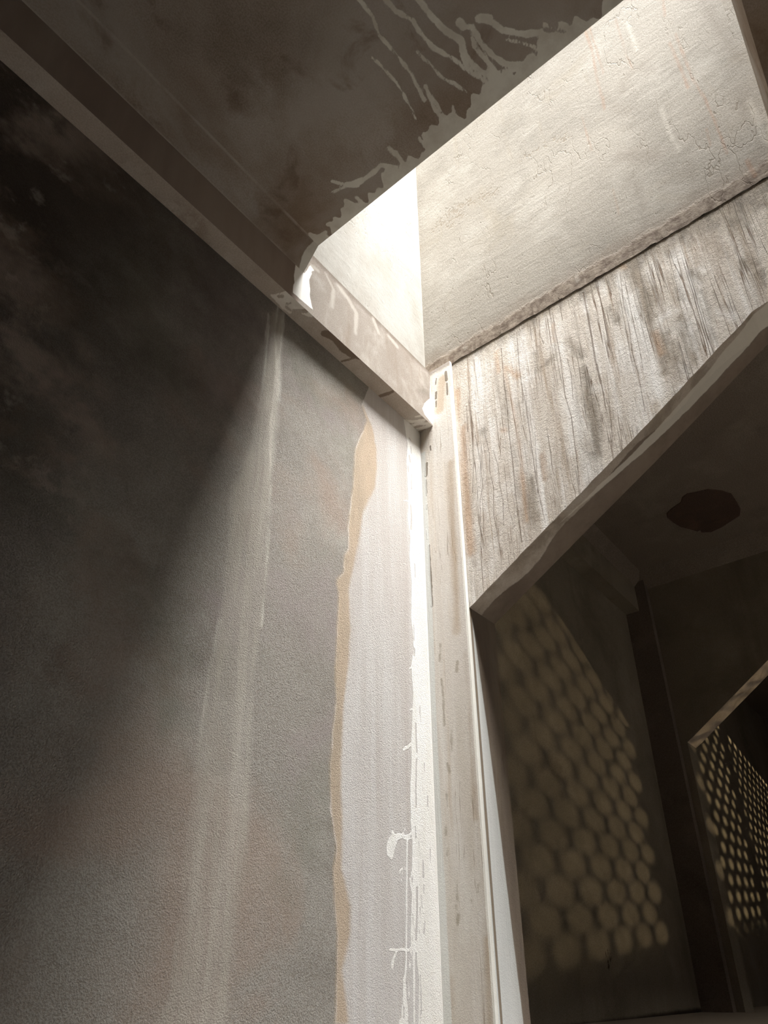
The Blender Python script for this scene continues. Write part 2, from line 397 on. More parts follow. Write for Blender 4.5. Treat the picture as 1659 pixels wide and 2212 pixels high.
mat_soffit = plaster('beam_soffit_plaster', srgb(160,143,127), srgb(182,168,153), srgb(196,185,172), scale=3, grain=0.3, gscale=60,
    layers=[dict(a='mud', c=srgb(118,100,84), amp=0.012, ns=14, soft=0.0012, op=0.85),
            dict(a='white', c=srgb(236,230,220), c2=srgb(214,205,193), amp=0.009, ns=20, soft=0.0009, op=0.95)])
beam = bpy.data.objects.new('ceiling_beam', None); col.objects.link(beam); beam.location = W(-0.6, YB, ZS)
tag(beam, 'long plastered beam along the left wall, running into the bright corner', 'beam', kind='thing')
mb = MB()
xb0 = -2.6
bf = {'white': polyf(PB, bwhite, bend), 'runs': strokes(PB, bdrip), 'dirt': lambda P: 0.02 - np.abs(P[:, 2]-1.262), 'unlit_brown': lambda P: 0.578-P[:, 0]-0.1*(P[:, 2]-1.13)}
G = gridY(YB, 0.55, XC, ZS, ZL, 0.003)
mb.grid(G, bf)
mb.grid(gridY(YB, -0.35, 0.55, ZS, ZL, 0.02), {'unlit_brown': lambda P: 0*P[:, 0]+1})
mb.box((xb0, YB, ZS), (-0.35, YL, ZL), skip=('-z',))
mb.quad((-0.35,YL,ZL),(-0.35,YB,ZL),(XC,YB,ZL),(XC,YL,ZL))
mb.build('beam_face', mat_beam, beam)
mb = MB()
g = gridZ(ZS, 0.40, XC, YB, YL, 0.003)
mb.grid(g, {'white': fmax(fsub(polyf(PS, sof_w), strokes(PS, sof_holes)), strokes(PS, sof_e)), 'mud': strokes(PS, sof_d)})
mb.grid(gridZ(ZS, xb0, 0.40, YB, YL, 0.03))
so = mb.build('beam_soffit', mat_soffit, beam); so['label'] = 'darker underside with peeling paint'

# ------------------------------------------------------------------ ceiling of the front room
edge_line = Z8([(-330,1590),(0,1310),(160,1180),(300,1050),(480,890),(640,740),(820,600),(960,490),(1130,340),(1330,175),(1560,10)])
cstr = [(Z8(p), wd*1.35) for p, wd in [
 ([(60,-20),(150,100),(190,210),(280,310),(370,420),(430,540),(460,600)], 7), ([(215,-20),(290,65),(390,120),(430,190),(520,290),(620,340),(680,390),(760,450),(850,500)], 9),
 ([(410,-20),(500,90),(590,190),(680,240),(700,340),(780,420),(860,480)], 13), ([(670,130),(690,155)], 18), ([(680,150),(750,165),(800,260),(880,340),(940,380),(1000,380)], 9),
 ([(740,200),(760,280),(840,370),(890,430)], 6), ([(790,110),(850,115)], 17), ([(850,120),(930,180),(1060,205),(1180,190),(1330,180)], 12), ([(950,238),(1040,255),(1120,280),(1180,330)], 5),
 ([(990,400),(1060,400),(1095,355)], 22), ([(700,340),(760,420),(850,470),(940,440)], 16), ([(1190,190),(1240,260)], 20), ([(1270,140),(1310,150),(1350,190)], 7),
 ([(150,340),(200,390),(290,490),(350,590),(390,660),(415,720)], 5.5), ([(465,510),(495,580),(520,650),(600,760)], 6), ([(505,570),(560,670),(600,720)], 4),
 ([(420,310),(520,410),(560,460),(640,500),(715,550)], 5), ([(630,640),(650,700)], 6), ([(430,830),(480,890)], 8), ([(250,880),(330,970),(370,990)], 7), ([(290,910),(340,985)], 7),
 ([(0,1100),(80,1090),(160,1030),(200,985),(290,1000)], 9), ([(0,1110),(60,1110)], 7), ([(60,1180),(120,1230)], 6), ([(-90,1150),(0,1110)], 6)]] + \
 [(Z1([(600,252),(650,268),(720,262),(800,230),(850,190)]), 9), (Z1([(580,510),(640,500),(700,440),(760,400)]), 12), (Z1([(740,350),(780,400)]), 6), (Z1([(930,60),(1010,130)]), 5),
  (Z1([(500,600),(560,560)]), 12), (Z1([(980,80),(1030,150),(1080,150)]), 8)]
cslots = [(Z8(p), wd) for p, wd in [([(715,355),(760,420),(850,480)], 3), ([(700,180),(730,230),(750,300),(790,330)], 3), ([(750,340),(830,390)], 3), ([(870,400),(925,435)], 4), ([(1180,175),(1300,190)], 9)]]
cpl = PCE
f_edge = lambda P: sd_line(P[:, [0, 1]], PCE.p(edge_line), 0.034)
def f_edge2(P):
    b = 0.008 + 0.022*np.clip((P[:, 1]-0.02)/0.12, 0, 1) - 0.012*np.clip((P[:, 1]-0.33)/0.1, 0, 1)
    b = b + 0.010*np.sin(P[:, 1]*61) + 0.006*np.sin(P[:, 1]*143+1) + 0.004*np.sin(P[:, 1]*331+2)
    return b - (XS0 - P[:, 0])
f_cw = fsub(fmax(strokes(PCE, cstr), f_edge2), strokes(PCE, cslots))
CB = [(srgb(112,90,66), 0.8, 0.48, 0.64, 0.6), (srgb(164,156,148), 0.7, 0.5, 0.64, 0.6), (srgb(98,76,54), 3.5, 0.56, 0.7, 0.5)]
mat_ceiling = plaster('ceiling_plaster', srgb(124,110,94), srgb(146,133,120), srgb(160,150,140), scale=1.1, grain=0.15, gscale=60, dist=0.002, blot=CB, coarse=0.15,
    layers=[dict(a='edge', c=srgb(176,166,154), amp=0.002, ns=8, soft=0.0012, op=0.7, tex=(5, (1,1,1), .4, .6, .3)), dict(a='white', c=srgb(214,211,200), c2=srgb(192,186,174), cs=6, cst=(1,1,1), amp=0.010, ns=14, soft=0.0009, op=0.9)])  # edge: thin pale lines painting highlights onto the cove arrises
mb = MB()
mb.grid(gridZ(ZC, -0.35, XS0, -0.15, YV, 0.0035), {'white': f_cw, 'edge': lambda P: 0.0018-(YV-P[:, 1])})
mb.grid(gridZ(ZC, -2.6, -0.35, -1.6, YV, 0.1)); mb.grid(gridZ(ZC, -0.35, XS0, -1.6, -0.15, 0.05))
YE = -0.098
cove = {'white': lambda P: 0.010 - np.abs(P[:, 0]-XS0+0.004) + 0.004*np.sin(P[:, 2]*90), 'edge': lambda P: 0.0018-np.minimum(P[:, 2]-ZV, ZC-P[:, 2])}
def coveg(x0, x1, step):
    X, T = np.meshgrid(lin(x0, x1, step), np.linspace(0, 1, 14), indexing='ij')
    return np.stack([X, YB + (YV-YB)*T, ZV + (ZC-ZV)*T], -1)
mb.grid(coveg(0.2, XS0, 0.0035), cove, flip=True); mb.grid(coveg(-0.35, 0.2, 0.006), {'edge': cove['edge']}, flip=True); mb.grid(coveg(-2.6, -0.35, 0.05), flip=True)
# cut edge of the slab at the light well, with its thickness
def profile_edge():
    return [(XS0,YB,ZV),(XS0,YV,ZC),(XS0,YE,ZC),(XS0,-0.36,ZC),(XS0,-0.36,1.50),(XS0,YL,1.50),(XS0,YL,ZV)]
p = profile_edge(); mb._add(p, [[0,1,6]]); mb._add(p, [[1,2,3,4]]); mb._add(p, [[1,4,5,6]])
mb.quad((XS0,-1.6,ZC),(XR,-1.6,ZC),(XR,YE,ZC),(XS0,YE,ZC))
mb.quad((XS0,YE,ZC),(XR,YE,ZC),(XR,YE,1.385),(XS0,YE,1.385))
mb.quad((XS0,YE,1.385),(XR,YE,1.385),(XR,YS0,1.385),(XS0,YS0,1.385))
mb.quad((-2.6,-1.6,1.5),(-2.6,YL,1.5),(XS0,YL,1.5),(XS0,-1.6,1.5))
o = mb.build('ceiling', mat_ceiling, origin=(0, 0, ZC)); tag(o, 'stained brown ceiling slab, with pale drips near the cut edge of the light well', None, None, 'structure')

# ------------------------------------------------------------------ light well above the opening
mat_shaft = plaster('light_well_plaster', srgb(118,111,99), srgb(134,127,115), srgb(146,140,129), scale=1.0, grain=0.35, gscale=60, und=0.6, coarse=0.35, gm=0.2, crk=[(4, .35, .008, srgb(110,98,84), .5)], pits=0.3, dist=0.008, strength=0.5,
    blot=[(srgb(136,127,111), 2.2, 0.52, 0.72, 0.45)],
    streak=[(srgb(132,121,102), 7, 0.12, 0.58, 0.76, 0.4)],
    layers=[dict(a='dirt', c=srgb(118,103,89), amp=0.09, ns=5, soft=0.04, op=0.6), dict(a='grime', c=srgb(92,78,66), c2=srgb(136,124,110), cs=20, cst=(1,1,1), amp=0.035, ns=12, soft=0.006, op=0.85, h=0.8),
            dict(a='rust', c=srgb(138,104,80), amp=0.008, ns=24, st=(1,1,.3), soft=0.003, op=0.5, tex=(9, (1,1,.4), 0.3, 0.6, 0.3)),
            dict(a='grey', c=srgb(116,107,96), amp=0.04, ns=9, soft=0.02, op=0.55), dict(a='pit', c=srgb(120,108,92), amp=0.06, ns=26, det=3, soft=0.002, op=0.55, tex=(40, (1,1,1), 0.48, 0.56, 0.0), h=-0.8),
            dict(a='pale', c=srgb(186,181,170), amp=0.012, ns=12, soft=0.006, op=0.4), dict(a='wash', c=srgb(160,158,152), c2=srgb(146,142,134), cs=4, cst=(1,1,.5), amp=0.0, soft=0.001, op=0.85)])
rust = [(ZSH(p), wd) for p, wd in [([(75,190),(120,330),(170,500)], 2.5), ([(40,200),(90,340),(130,560),(165,680),(175,750)], 4), ([(22,790),(60,930),(90,1030)], 2.5), ([(620,290),(700,470),(750,600)], 5),
    ([(660,230),(740,440),(780,540),(860,670),(930,830),(1015,1050)], 4), ([(235,1290),(262,1400),(275,1480)], 2.5), ([(1150,1090),(1205,1200)], 9), ([(250,130),(330,380),(370,470)], 2.5), ([(575,0),(590,110)], 4), ([(870,880),(900,1000)], 3)]]
greys = [(ZSH(p), wd) for p, wd in [([(850,0),(900,100),(950,190)], 12), ([(950,170),(1000,270),(1050,330)], 14), ([(1020,270),(1100,420)], 10), ([(380,480),(300,560),(310,620)], 8), ([(170,640),(240,740),(340,760)], 7),
    ([(740,1100),(820,1350)], 5), ([(370,1200),(430,1400),(460,1520)], 5), ([(1080,600),(1130,760)], 12), ([(300,1060),(540,1060)], 26), ([(430,450),(500,480)], 14)]]
pits = [(Z8(p), wd) for p, wd in [([(540,1350),(640,1250),(800,1190),(880,1150)], 26), ([(620,1330),(720,1240)], 26), ([(1200,850),(1300,820)], 22), ([(1040,950),(1120,900)], 12)]]
pale = [(ZSH([(560,740),(620,900),(690,1030)]), 5), (ZSH([(330,150),(400,340)]), 5), (ZSH([(1160,680),(1210,800),(1280,980)]), 6), (ZR([(965,120),(975,150)]), 6), (ZR([(200,600),(210,605)]), 4)]
mb = MB()
def wavy_shaft():
    Y, T = np.meshgrid(lin(YS1, -0.15, 0.004), np.linspace(0, 1, 200), indexing='ij')
    z0 = ZL - 0.002 + wob(Y[:, 0], 0.0035, 30, 2)[:, None]
    Z = z0 + (ZT-z0)*T**1.5
    X = np.full_like(Y, XS1) - 0.0016*np.exp(-(Z-z0)/0.02)*(wob((Y+Z*2)[:, 0], 1, 55, 7)[:, None])
    return np.stack([X, Y, Z], -1)
shf = {'dirt': lambda P: 0.05-(P[:, 2]-ZL), 'grime': lambda P: 0.034-(P[:, 2]-ZL)*0.9, 'rust': strokes(PSR, rust), 'grey': strokes(PSR, greys), 'pit': strokes(PSR, pits), 'pale': strokes(PSR, pale)}
mb.grid(wavy_shaft(), shf)
mb.grid(gridX(XS1, -0.15, YS0, ZL, ZT, 0.03))
mb.box((XS1, YS0, ZL-0.003), (1.12, YS1, ZT), skip=('-x',))
o = mb.build('wall_light_well_right', mat_shaft); tag(o, 'bright cream plaster face of the light well, above the dark cracked ledge', None, None, 'structure')
mb = MB()
mb.grid(gridY(YS1, XS0-0.03, XS1, ZL-0.006, ZT, 0.006), {'wash': lambda P: 0*P[:, 0]+1, 'dirt': lambda P: 0.0*P[:, 0]-1, 'pale': lambda P: 0.008-(XS1-P[:, 0])})
mb.box((XS0-0.09, YS1, ZL-0.006), (1.12, YS1+0.12, ZT), skip=('-y',))
o = mb.build('wall_light_well_left', mat_shaft); tag(o, 'narrow sunlit white face of the light well, left of its vertical corner', None, None, 'structure')
mb = MB(); mb.box((XS0-0.09, YS0-0.1, 1.5), (XS0, YS1, ZT)); tag(mb.build('wall_light_well_front', mat_shaft), None, None, None, 'structure')
mb = MB(); mb.box((XS0, YS0-0.1, 1.385), (1.12, YS0, ZT)); tag(mb.build('wall_light_well_end', mat_shaft), None, None, None, 'structure')

# ------------------------------------------------------------------ corner column
mat_col = plaster('column_plaster', srgb(212,203,190), srgb(222,214,204), srgb(231,226,218), scale=2.2, st=(1,1,.25), grain=0.6, gscale=80, dist=0.005,
    crk=[(10, .05, .01, srgb(150,130,108), .6)], coarse=0.3, streak=[(srgb(200,180,154), 8, 0.06, 0.55, 0.72, 0.55), (srgb(240,237,232), 6, 0.08, 0.55, 0.7, 0.5)],
    layers=[dict(a='brown', c=srgb(186,164,136), c2=srgb(166,142,112), cs=8, amp=0.02, ns=8, st=(1,1,.3), soft=0.006, op=0.65, tex=(6, (1,1,.15), 0.3, 0.55, 0.35)),
            dict(a='slot', c=srgb(128,118,104), amp=0.006, ns=26, st=(1,1,.4), soft=0.0008, op=0.9, h=-0.6),
            dict(a='spot', c=srgb(158,146,124), amp=0.012, ns=26, st=(1,1,.5), soft=0.002, op=0.6),
            dict(a='crack', c=srgb(140,120,98), amp=0.002, ns=10, soft=0.0007, op=0.7, h=-0.5),
            dict(a='dirt', c=srgb(110,96,84), amp=0.03, ns=12, soft=0.006, op=0.6),
            dict(a='jbrown', c=srgb(126,108,86), c2=srgb(96,74,54), cs=7, amp=0.012, ns=10, st=(1,1,.15), soft=0.006, op=0.8),
            dict(a='jwhite', c=srgb(232,232,228), c2=srgb(220,220,216), cs=7, cst=(1,1,.06), amp=0.006, ns=12, st=(1,1,.15), soft=0.0018, op=0.95),
            dict(a='jgroove', c=srgb(128,110,88), amp=0.004, ns=10, st=(1,1,.15), soft=0.001, op=0.9, h=-0.5),
            dict(a='white', c=srgb(246,243,234), amp=0.003, ns=22, soft=0.0007, h=0.3)])
cslot = [(Z6(p), wd) for p, wd in [([(702,0),(697,85)], 7), ([(697,115),(700,220)], 5), ([(703,285),(703,312)], 5), ([(700,455),(705,520)], 3.5), ([(716,560),(722,700),(730,800),(736,975)], 6.5)]] + \
    [(Z5(p), wd) for p, wd in [([(845,885),(845,1000)], 4.5), ([(848,1045),(850,1150)], 3.5), ([(1018,520),(1035,670)], 5.5), ([(1042,720),(1050,930)], 4), ([(850,640),(840,750)], 3), ([(745,1850),(750,1920)], 4)]]
cspot = [(Z7(p), wd) for p, wd in [([(955,150),(970,200)], 5), ([(950,350),(955,430)], 5), ([(945,560),(945,620)], 3), ([(955,700),(950,745)], 5), ([(1020,910),(1020,1040)], 6), ([(1012,1070),(1012,1100)], 5),
    ([(1025,1140),(1022,1190)], 9), ([(1155,940),(1155,990)], 4), ([(1115,360),(1120,410)], 4), ([(1185,1400),(1200,1530)], 5), ([(980,0),(985,60)], 4), ([(1147,600),(1150,630)], 4)]] + \
    [(Z6(p), wd) for p, wd in [([(800,1480),(815,1600),(820,1790)], 5), ([(795,1240),(790,1350)], 5), ([(868,1830),(868,1920)], 4), ([(910,1360),(905,1420)], 9)]] + [((zc(0,0,1,[(1018,1944),(1022,1950)])), 5)]
ccrack = [(Z6(p), wd) for p, wd in [([(790,600),(810,750),(825,1000),(840,1300),(850,1550)], 1.2), ([(735,60),(740,200),(745,380)], 1), ([(770,100),(778,260),(790,420)], 1)]]
cbrown = [(Z6([(860,0),(870,300),(890,640),(905,950),(905,1150)]), 18), (Z6([(960,1300),(985,1600),(1000,1900)]), 8), (Z6([(725,980),(735,1300)]), 8), (Z7([(1100,0),(1140,500)]), 8), (Z7([(1210,1300),(1230,1846)]), 14), (Z7([(960,1560),(955,1846)]), 30), (Z5([(950,650),(900,1200)]), 22)]
mb = MB()
def zband(z0, z1):
    return lambda P: np.minimum(P[:, 2]-z0, z1-P[:, 2])
cfx = {'slot': strokes(PC, cslot), 'spot': strokes(PC, cspot), 'crack': strokes(PC, ccrack), 'brown': strokes(PC, cbrown), 'dirt': lambda P: P[:, 2]-(ZL-0.012),
       'white': lambda P: np.minimum(0.0035-np.abs(P[:, 1]-YJ), 1.175-P[:, 2]),
       'jwhite': lambda P: np.minimum(0.012+0.01*np.clip(0.3-P[:, 2], 0, 1)-(YL-P[:, 1]), 1.03-P[:, 2])}
mb.grid(gridX(XC, YL, YJ, -0.18, ZL, 0.0025), cfx)
def jz(P, z0=0.62): return np.clip((z0-P[:, 2])/z0, 0, 1.2)
jf = {'white': lambda P: np.where(P[:, 2] > 1.175, -1, 0.0085-(P[:, 0]-XC)),
      'jgroove': lambda P: 0.0035-np.abs(P[:, 0]-XC-0.0125-0.003*jz(P)),
      'jwhite': lambda P: np.minimum(np.minimum(P[:, 0]-XC-0.008, XC+0.012+0.062*jz(P)**0.8-P[:, 0]), 0.6-P[:, 2]),  # white paint band, widened downward to paint in the jamb's lit part
      'jbrown': lambda P: np.minimum(np.minimum(P[:, 0]-XC-0.01, 0.01+0.62-P[:, 2]), 0.035+0.10*(P[:, 2]-0.2))}  # brown over the rest of the jamb below the opening head
mb.grid(gridY(YJ, XC, 1.10, -0.18, ZL, 0.0025), jf)
mb.box((XC, YJ, ZF), (1.10, YL+0.1, -0.18), skip=('+z',))
mb.box((XC, YJ, -0.18), (1.10, YL+0.1, ZL), skip=('-x', '-y', '-z'))
o = mb.build('corner_column', mat_col, origin=(1.05, 0.70, ZF))
tag(o, 'tall pale concrete column in the bright corner, with white paint on its edge', 'column', kind='thing')

# ------------------------------------------------------------------ wall above the first opening
HEAD = [(YJ, 0.618), (0.45, 0.715), (0.251, 0.833), (0.03, 0.973), (-0.02, 0.985), (-0.6, 0.99), (-1.19, 0.62)]
def head_z(y, tab): 
    ys = [a for a, b in tab][::-1]; zs = [b for a, b in tab][::-1]
    return np.interp(y, ys, zs)
cracks = [(ZR(p), wd) for p, wd in [
 ([(1010,230),(1030,330),(1060,480),(1090,680),(1130,850)], 3.6), ([(1130,850),(1180,1000),(1200,1100),(1215,1290)], 1.6), ([(800,360),(820,500),(850,650),(860,720),(885,930),(930,1080),(950,1250),(965,1350),(985,1545)], 2.2),
 ([(450,610),(470,850),(490,1000),(505,1200),(530,1400),(548,1600),(565,1750),(592,1935)], 2.4), ([(555,500),(570,700),(590,860),(620,1000),(640,1150),(665,1330),(690,1520),(720,1660),(745,1780)], 1.8),
 ([(340,1200),(370,1330),(372,1450),(398,1560),(400,1750),(420,1850),(445,2010)], 1.8), ([(285,1260),(310,1400),(325,1560),(305,1650),(312,1850),(335,1960)], 1.4), ([(395,1300),(430,1420),(440,1550),(462,1640),(468,1820)], 1.3),
 ([(1262,90),(1285,300),(1325,470),(1345,640),(1385,780),(1432,1040)], 2), ([(1290,120),(1330,330),(1400,640),(1420,760)], 1.1), ([(710,410),(715,520),(740,580)], 2), ([(1110,190),(1150,380),(1180,560),(1200,640)], 1.6),
 ([(645,450),(660,560)], 1.6), ([(850,320),(870,420)], 1.8), ([(1140,880),(1160,1000),(1190,1120)], 1.4), ([(250,1180),(262,1400),(255,1600)], 1.2), ([(590,850),(600,980)], 1.2), ([(470,1400),(490,1600),(500,1700),(540,1830)], 1.3),
 ([(680,1180),(690,1400),(700,1600)], 1.2), ([(1170,760),(1190,1000),(1210,1240)], 1.3), ([(760,1150),(790,1330),(800,1450)], 1), ([(900,680),(930,800),(940,960)], 1.1), ([(215,1000),(222,1180)], 1.1)]]
rustc = [(ZR(p), wd) for p, wd in [([(430,620),(455,700),(500,870),(545,1080),(560,1180),(590,1380),(605,1560),(625,1780)], 4), ([(190,1150),(200,1400),(225,1700),(240,2000)], 20), ([(150,900),(170,1150)], 9), ([(225,1640),(235,1900)], 13), ([(480,740),(560,800)], 12), ([(450,1170),(475,1170)], 9),
   ([(720,1340),(745,1500)], 3), ([(420,640),(440,760)], 6), ([(1500,500),(1540,640)], 16), ([(1240,0),(1300,60)], 10), ([(800,450),(810,560)], 5)]]
darks = [(ZR(p), wd) for p, wd in [([(1050,900),(1080,1100),(1110,1320)], 22), ([(1010,740),(1050,900)], 10), ([(1100,1150),(1130,1280)], 12), ([(725,1345),(728,1390)], 4), ([(738,1420),(745,1500)], 4.5), ([(660,1500),(690,1760)], 7), ([(560,500),(570,640)], 6),
   ([(690,640),(700,760)], 10), ([(720,740),(800,680)], 10), ([(1040,380),(1060,440)], 7), ([(1060,1330),(1050,1360)], 4), ([(1390,150),(1450,330)], 26), ([(1560,520),(1570,700)], 16), ([(330,1172),(338,1178)], 6), ([(640,430),(660,500)], 4), ([(900,560),(1000,660)], 16), ([(1190,330),(1240,420)], 14)]] + \
   [(ZR2(p), wd) for p, wd in [([(760,160),(840,260)], 10), ([(870,380),(940,560),(950,680),(960,780),(1020,960)], 6), ([(1010,400),(1040,560)], 4.5), ([(1130,560),(1160,600)], 4.5), ([(60,200),(260,480)], 24), ([(240,560),(260,700)], 10), ([(600,700),(720,1000),(760,1240)], 12), ([(780,900),(820,1080)], 4),
   ([(520,1000),(580,1250)], 9), ([(640,1240),(650,1400)], 10), ([(1560,180),(1620,330)], 14), ([(1380,20),(1500,60)], 14), ([(340,960),(380,1060)], 7), ([(420,1200),(440,1360)], 10), ([(510,200),(600,480)], 5)]]
whites = [(ZR(p), wd) for p, wd in [([(1260,100),(1300,250),(1330,420),(1400,620),(1480,800),(1490,950)], 18), ([(1370,420),(1500,760)], 22), ([(880,900),(920,1100),(950,1300)], 16), ([(870,680),(900,760)], 8), ([(1120,170),(1150,230)], 6), ([(850,600),(1000,1240)], 8),
   ([(970,1180),(1040,1480)], 14), ([(500,1150),(520,1250)], 4), ([(660,800),(590,830)], 3), ([(1100,880),(1140,890)], 9), ([(300,1300),(320,1700)], 10), ([(400,1100),(420,1500)], 8), ([(520,1300),(540,1500)], 5), ([(700,1280),(720,1680)], 7), ([(1090,600),(1130,760)], 8)]] + \
   [(ZR2(p), wd) for p, wd in [([(760,250),(840,300),(870,400),(920,460),(940,560),(990,620)], 2.2), ([(0,450),(60,650),(100,900),(180,1150),(250,1400),(350,1600)], 26), ([(1000,620),(1100,650),(1240,690)], 8), ([(380,720),(460,640),(600,600)], 7), ([(620,760),(700,960),(720,1000)], 1.4), ([(740,760),(790,940),(800,1050)], 2), ([(850,430),(900,560)], 4),
   ([(600,1240),(650,1370)], 1.3), ([(840,120),(900,130)], 6)]]
mat_right = plaster('weathered_wall_plaster', srgb(190,176,160), srgb(207,197,184), srgb(224,218,210), scale=2.0, st=(1,1,.5), grain=0.9, gscale=70, gm=0.24, dist=0.007, strength=0.8, und=0.5,
    coarse=0.9, crk=[(9, .03, .011, srgb(118,96,76), .9), (15, .022, .011, srgb(136,114,92), .75), (30, .03, .018, srgb(150,130,110), .5)],
    blot=[(srgb(150,140,126), 3.2, 0.52, 0.68, 0.55)],
    streak=[(srgb(150,128,102), 9, 0.06, 0.52, 0.70, 0.55), (srgb(240,237,233), 7, 0.05, 0.50, 0.66, 0.65), (srgb(160,138,114), 24, 0.05, 0.56, 0.70, 0.5), (srgb(132,122,108), 5, 0.10, 0.56, 0.70, 0.55)],
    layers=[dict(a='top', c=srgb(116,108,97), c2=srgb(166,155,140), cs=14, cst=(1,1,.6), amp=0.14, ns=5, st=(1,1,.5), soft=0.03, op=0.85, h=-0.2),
            dict(a='dark', c=srgb(118,109,96), c2=srgb(158,146,130), cs=26, cst=(1,1,.10), amp=0.05, ns=13, st=(1,1,.22), soft=0.012, op=0.8, h=-0.25),
            dict(a='white', c=srgb(238,235,230), amp=0.05, ns=12, st=(1,1,.2), soft=0.014, op=0.75, tex=(30, (1,1,.1), .3, .6, .4)),
            dict(a='rust', c=srgb(192,160,130), c2=srgb(168,138,110), cs=16, cst=(1,1,.1), amp=0.03, ns=11, st=(1,1,.15), soft=0.009, op=0.7),
            dict(a='crack', c=srgb(98,78,60), amp=0.0016, ns=12, soft=0.0008, op=0.62, h=-0.5)])
mb = MB()
def span_grid(y0, y1, x, tab, step, nz, rag=0.0, top=1.2535):
    Y, T = np.meshgrid(lin(y0, y1, step), np.linspace(0, 1, nz), indexing='ij')
    z0 = head_z(Y[:, 0], tab)[:, None] + (wob(Y[:, 0], rag, 26, 1)[:, None] if rag else 0)
    return np.stack([np.full_like(Y, x), Y, z0+(top-z0)*T], -1)
rf = {'crack': strokes(PR, [(p, max(w_, 1.6)) for p, w_ in cracks]), 'rust': strokes(PR, rustc), 'dark': strokes(PR, darks), 'white': strokes(PR, whites),
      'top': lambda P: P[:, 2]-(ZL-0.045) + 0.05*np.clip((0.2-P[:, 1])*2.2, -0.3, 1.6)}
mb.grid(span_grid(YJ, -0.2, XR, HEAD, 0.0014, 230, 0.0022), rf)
mb.grid(span_grid(-0.2, -1.19, XR, HEAD, 0.03, 12))
mb.grid(span_grid(YJ, -1.19, 1.10, HEAD, 0.03, 8), flip=True)
mb.box((XR, -1.6, ZF), (1.10, -1.19, ZL+0.0015))
mb.quad((XR,YJ,1.2535),(XR,-1.19,1.2535),(1.10,-1.19,1.2535),(1.10,YJ,1.2535))
wr = mb.build('wall_right', mat_right, origin=(1.05, 0, 0.6)); tag(wr, 'weathered pale wall over the dark opening, streaked and cracked beneath the ledge', None, None, 'structure')
# soffit of the opening
mat_rev = plaster('opening_soffit_plaster', srgb(176,160,142), srgb(198,184,168), srgb(210,199,186), scale=3, grain=0.3, gscale=60, blot=[(srgb(130,114,96), 3, 0.52, 0.66, 0.5)],
    layers=[dict(a='far', c=srgb(118,103,90), c2=srgb(142,127,113), cs=3, cst=(1,1,1), amp=0.016, ns=6, soft=0.0018, op=0.9), dict(a='pale', c=srgb(232,226,214), amp=0.01, ns=9, soft=0.0014, op=0.8),
            dict(a='lip', c=srgb(196,186,172), amp=0.006, ns=14, soft=0.0015, op=0.6)])
def rev_grid(x0, x1, y0, y1, tab, step, nx, rag=0.0):
    Y, T = np.meshgrid(lin(y0, y1, step), np.linspace(0, 1, nx), indexing='ij')
    z0 = head_z(Y[:, 0], tab)[:, None] + (wob(Y[:, 0], rag, 26, 1)[:, None] if rag else 0)*(1-T)
    return np.stack([x0+(x1-x0)*T, Y, z0+0*T], -1)
mb = MB()
revf = {'far': lambda P: P[:, 0]-(1.044+0.012*np.sin(P[:, 1]*13+1)+0.006*np.sin(P[:, 1]*41)), 'pale': lambda P: np.minimum(0.018-np.abs(P[:, 0]-(1.036+0.014*np.sin(P[:, 1]*9)))-0.014*np.clip((P[:,1]-0.1)*4,-1,2), 1.0+0*P[:, 1]),
        'lip': lambda P: 0.0026-(P[:, 0]-XR)}
mb.grid(rev_grid(XR, 1.10, YJ, -0.2, HEAD, 0.004, 40, 0.0022), revf)
mb.grid(rev_grid(XR, 1.10, -0.2, -1.19, HEAD, 0.03, 4))
lt = mb.build('opening_soffit', mat_rev, wr); lt['label'] = 'sloping two-tone underside of the opening'

# ------------------------------------------------------------------ rear room
DK = (srgb(118,108,92), srgb(138,128,112), srgb(152,142,126))
mat_rear = plaster('rear_room_plaster', *DK, scale=1.0, grain=0.25, gscale=60, dist=0.003,
    streak=[(srgb(108,98,82), 2.5, 0.12, 0.5, 0.72, 0.5)], blot=[(srgb(112,106,92), 1.2, 0.5, 0.7, 0.4)],
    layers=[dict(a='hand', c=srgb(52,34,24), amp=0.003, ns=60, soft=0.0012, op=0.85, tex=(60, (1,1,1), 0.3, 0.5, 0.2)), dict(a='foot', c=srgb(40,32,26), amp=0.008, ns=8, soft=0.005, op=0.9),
            dict(a='chip', c=srgb(40,32,26), amp=0.003, ns=40, soft=0.0008, op=0.9)])
ZH = lambda p: zc(1259, 1900, 4.147, p)
hand = [(ZH(p), wd) for p, wd in [([(203,640),(208,700)], 2.2), ([(222,628),(225,705)], 2.6), ([(243,655),(242,720)], 2.2), ([(258,690),(248,740)], 1.6), ([(190,745),(198,785)], 2.2), ([(222,730),(235,775)], 5.5), ([(228,790),(235,805)], 5)]]
chips = [(zc(1100,1500,2.968,[(676,160),(682,180)]), 2.2), (ZH([(1290,85),(1294,98)]), 2.5), (ZH([(1300,120),(1302,128)]), 1.5)]
mb = MB()
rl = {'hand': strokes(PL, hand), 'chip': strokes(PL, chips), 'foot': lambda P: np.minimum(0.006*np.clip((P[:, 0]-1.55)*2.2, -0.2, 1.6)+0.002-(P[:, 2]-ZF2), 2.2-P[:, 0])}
mb.grid(gridY(YL, 1.10, 2.17, ZF2, 1.26, 0.006), rl)
mb.box((1.10, YL, ZF), (2.17, YL+0.1, 1.3), skip=('-y',))
tag(mb.build('wall_rear_left', mat_rear), 'dim brown wall of the rear room, warm light falling across it', None, None, 'structure')
rb = bpy.data.objects.new('ceiling_beam', None); col.objects.link(rb); rb.location = W(1.63, YB, ZS)
tag(rb, 'dark beam below the ceiling of the rear room, seen through the opening', 'beam', kind='thing')
YB2 = 0.655
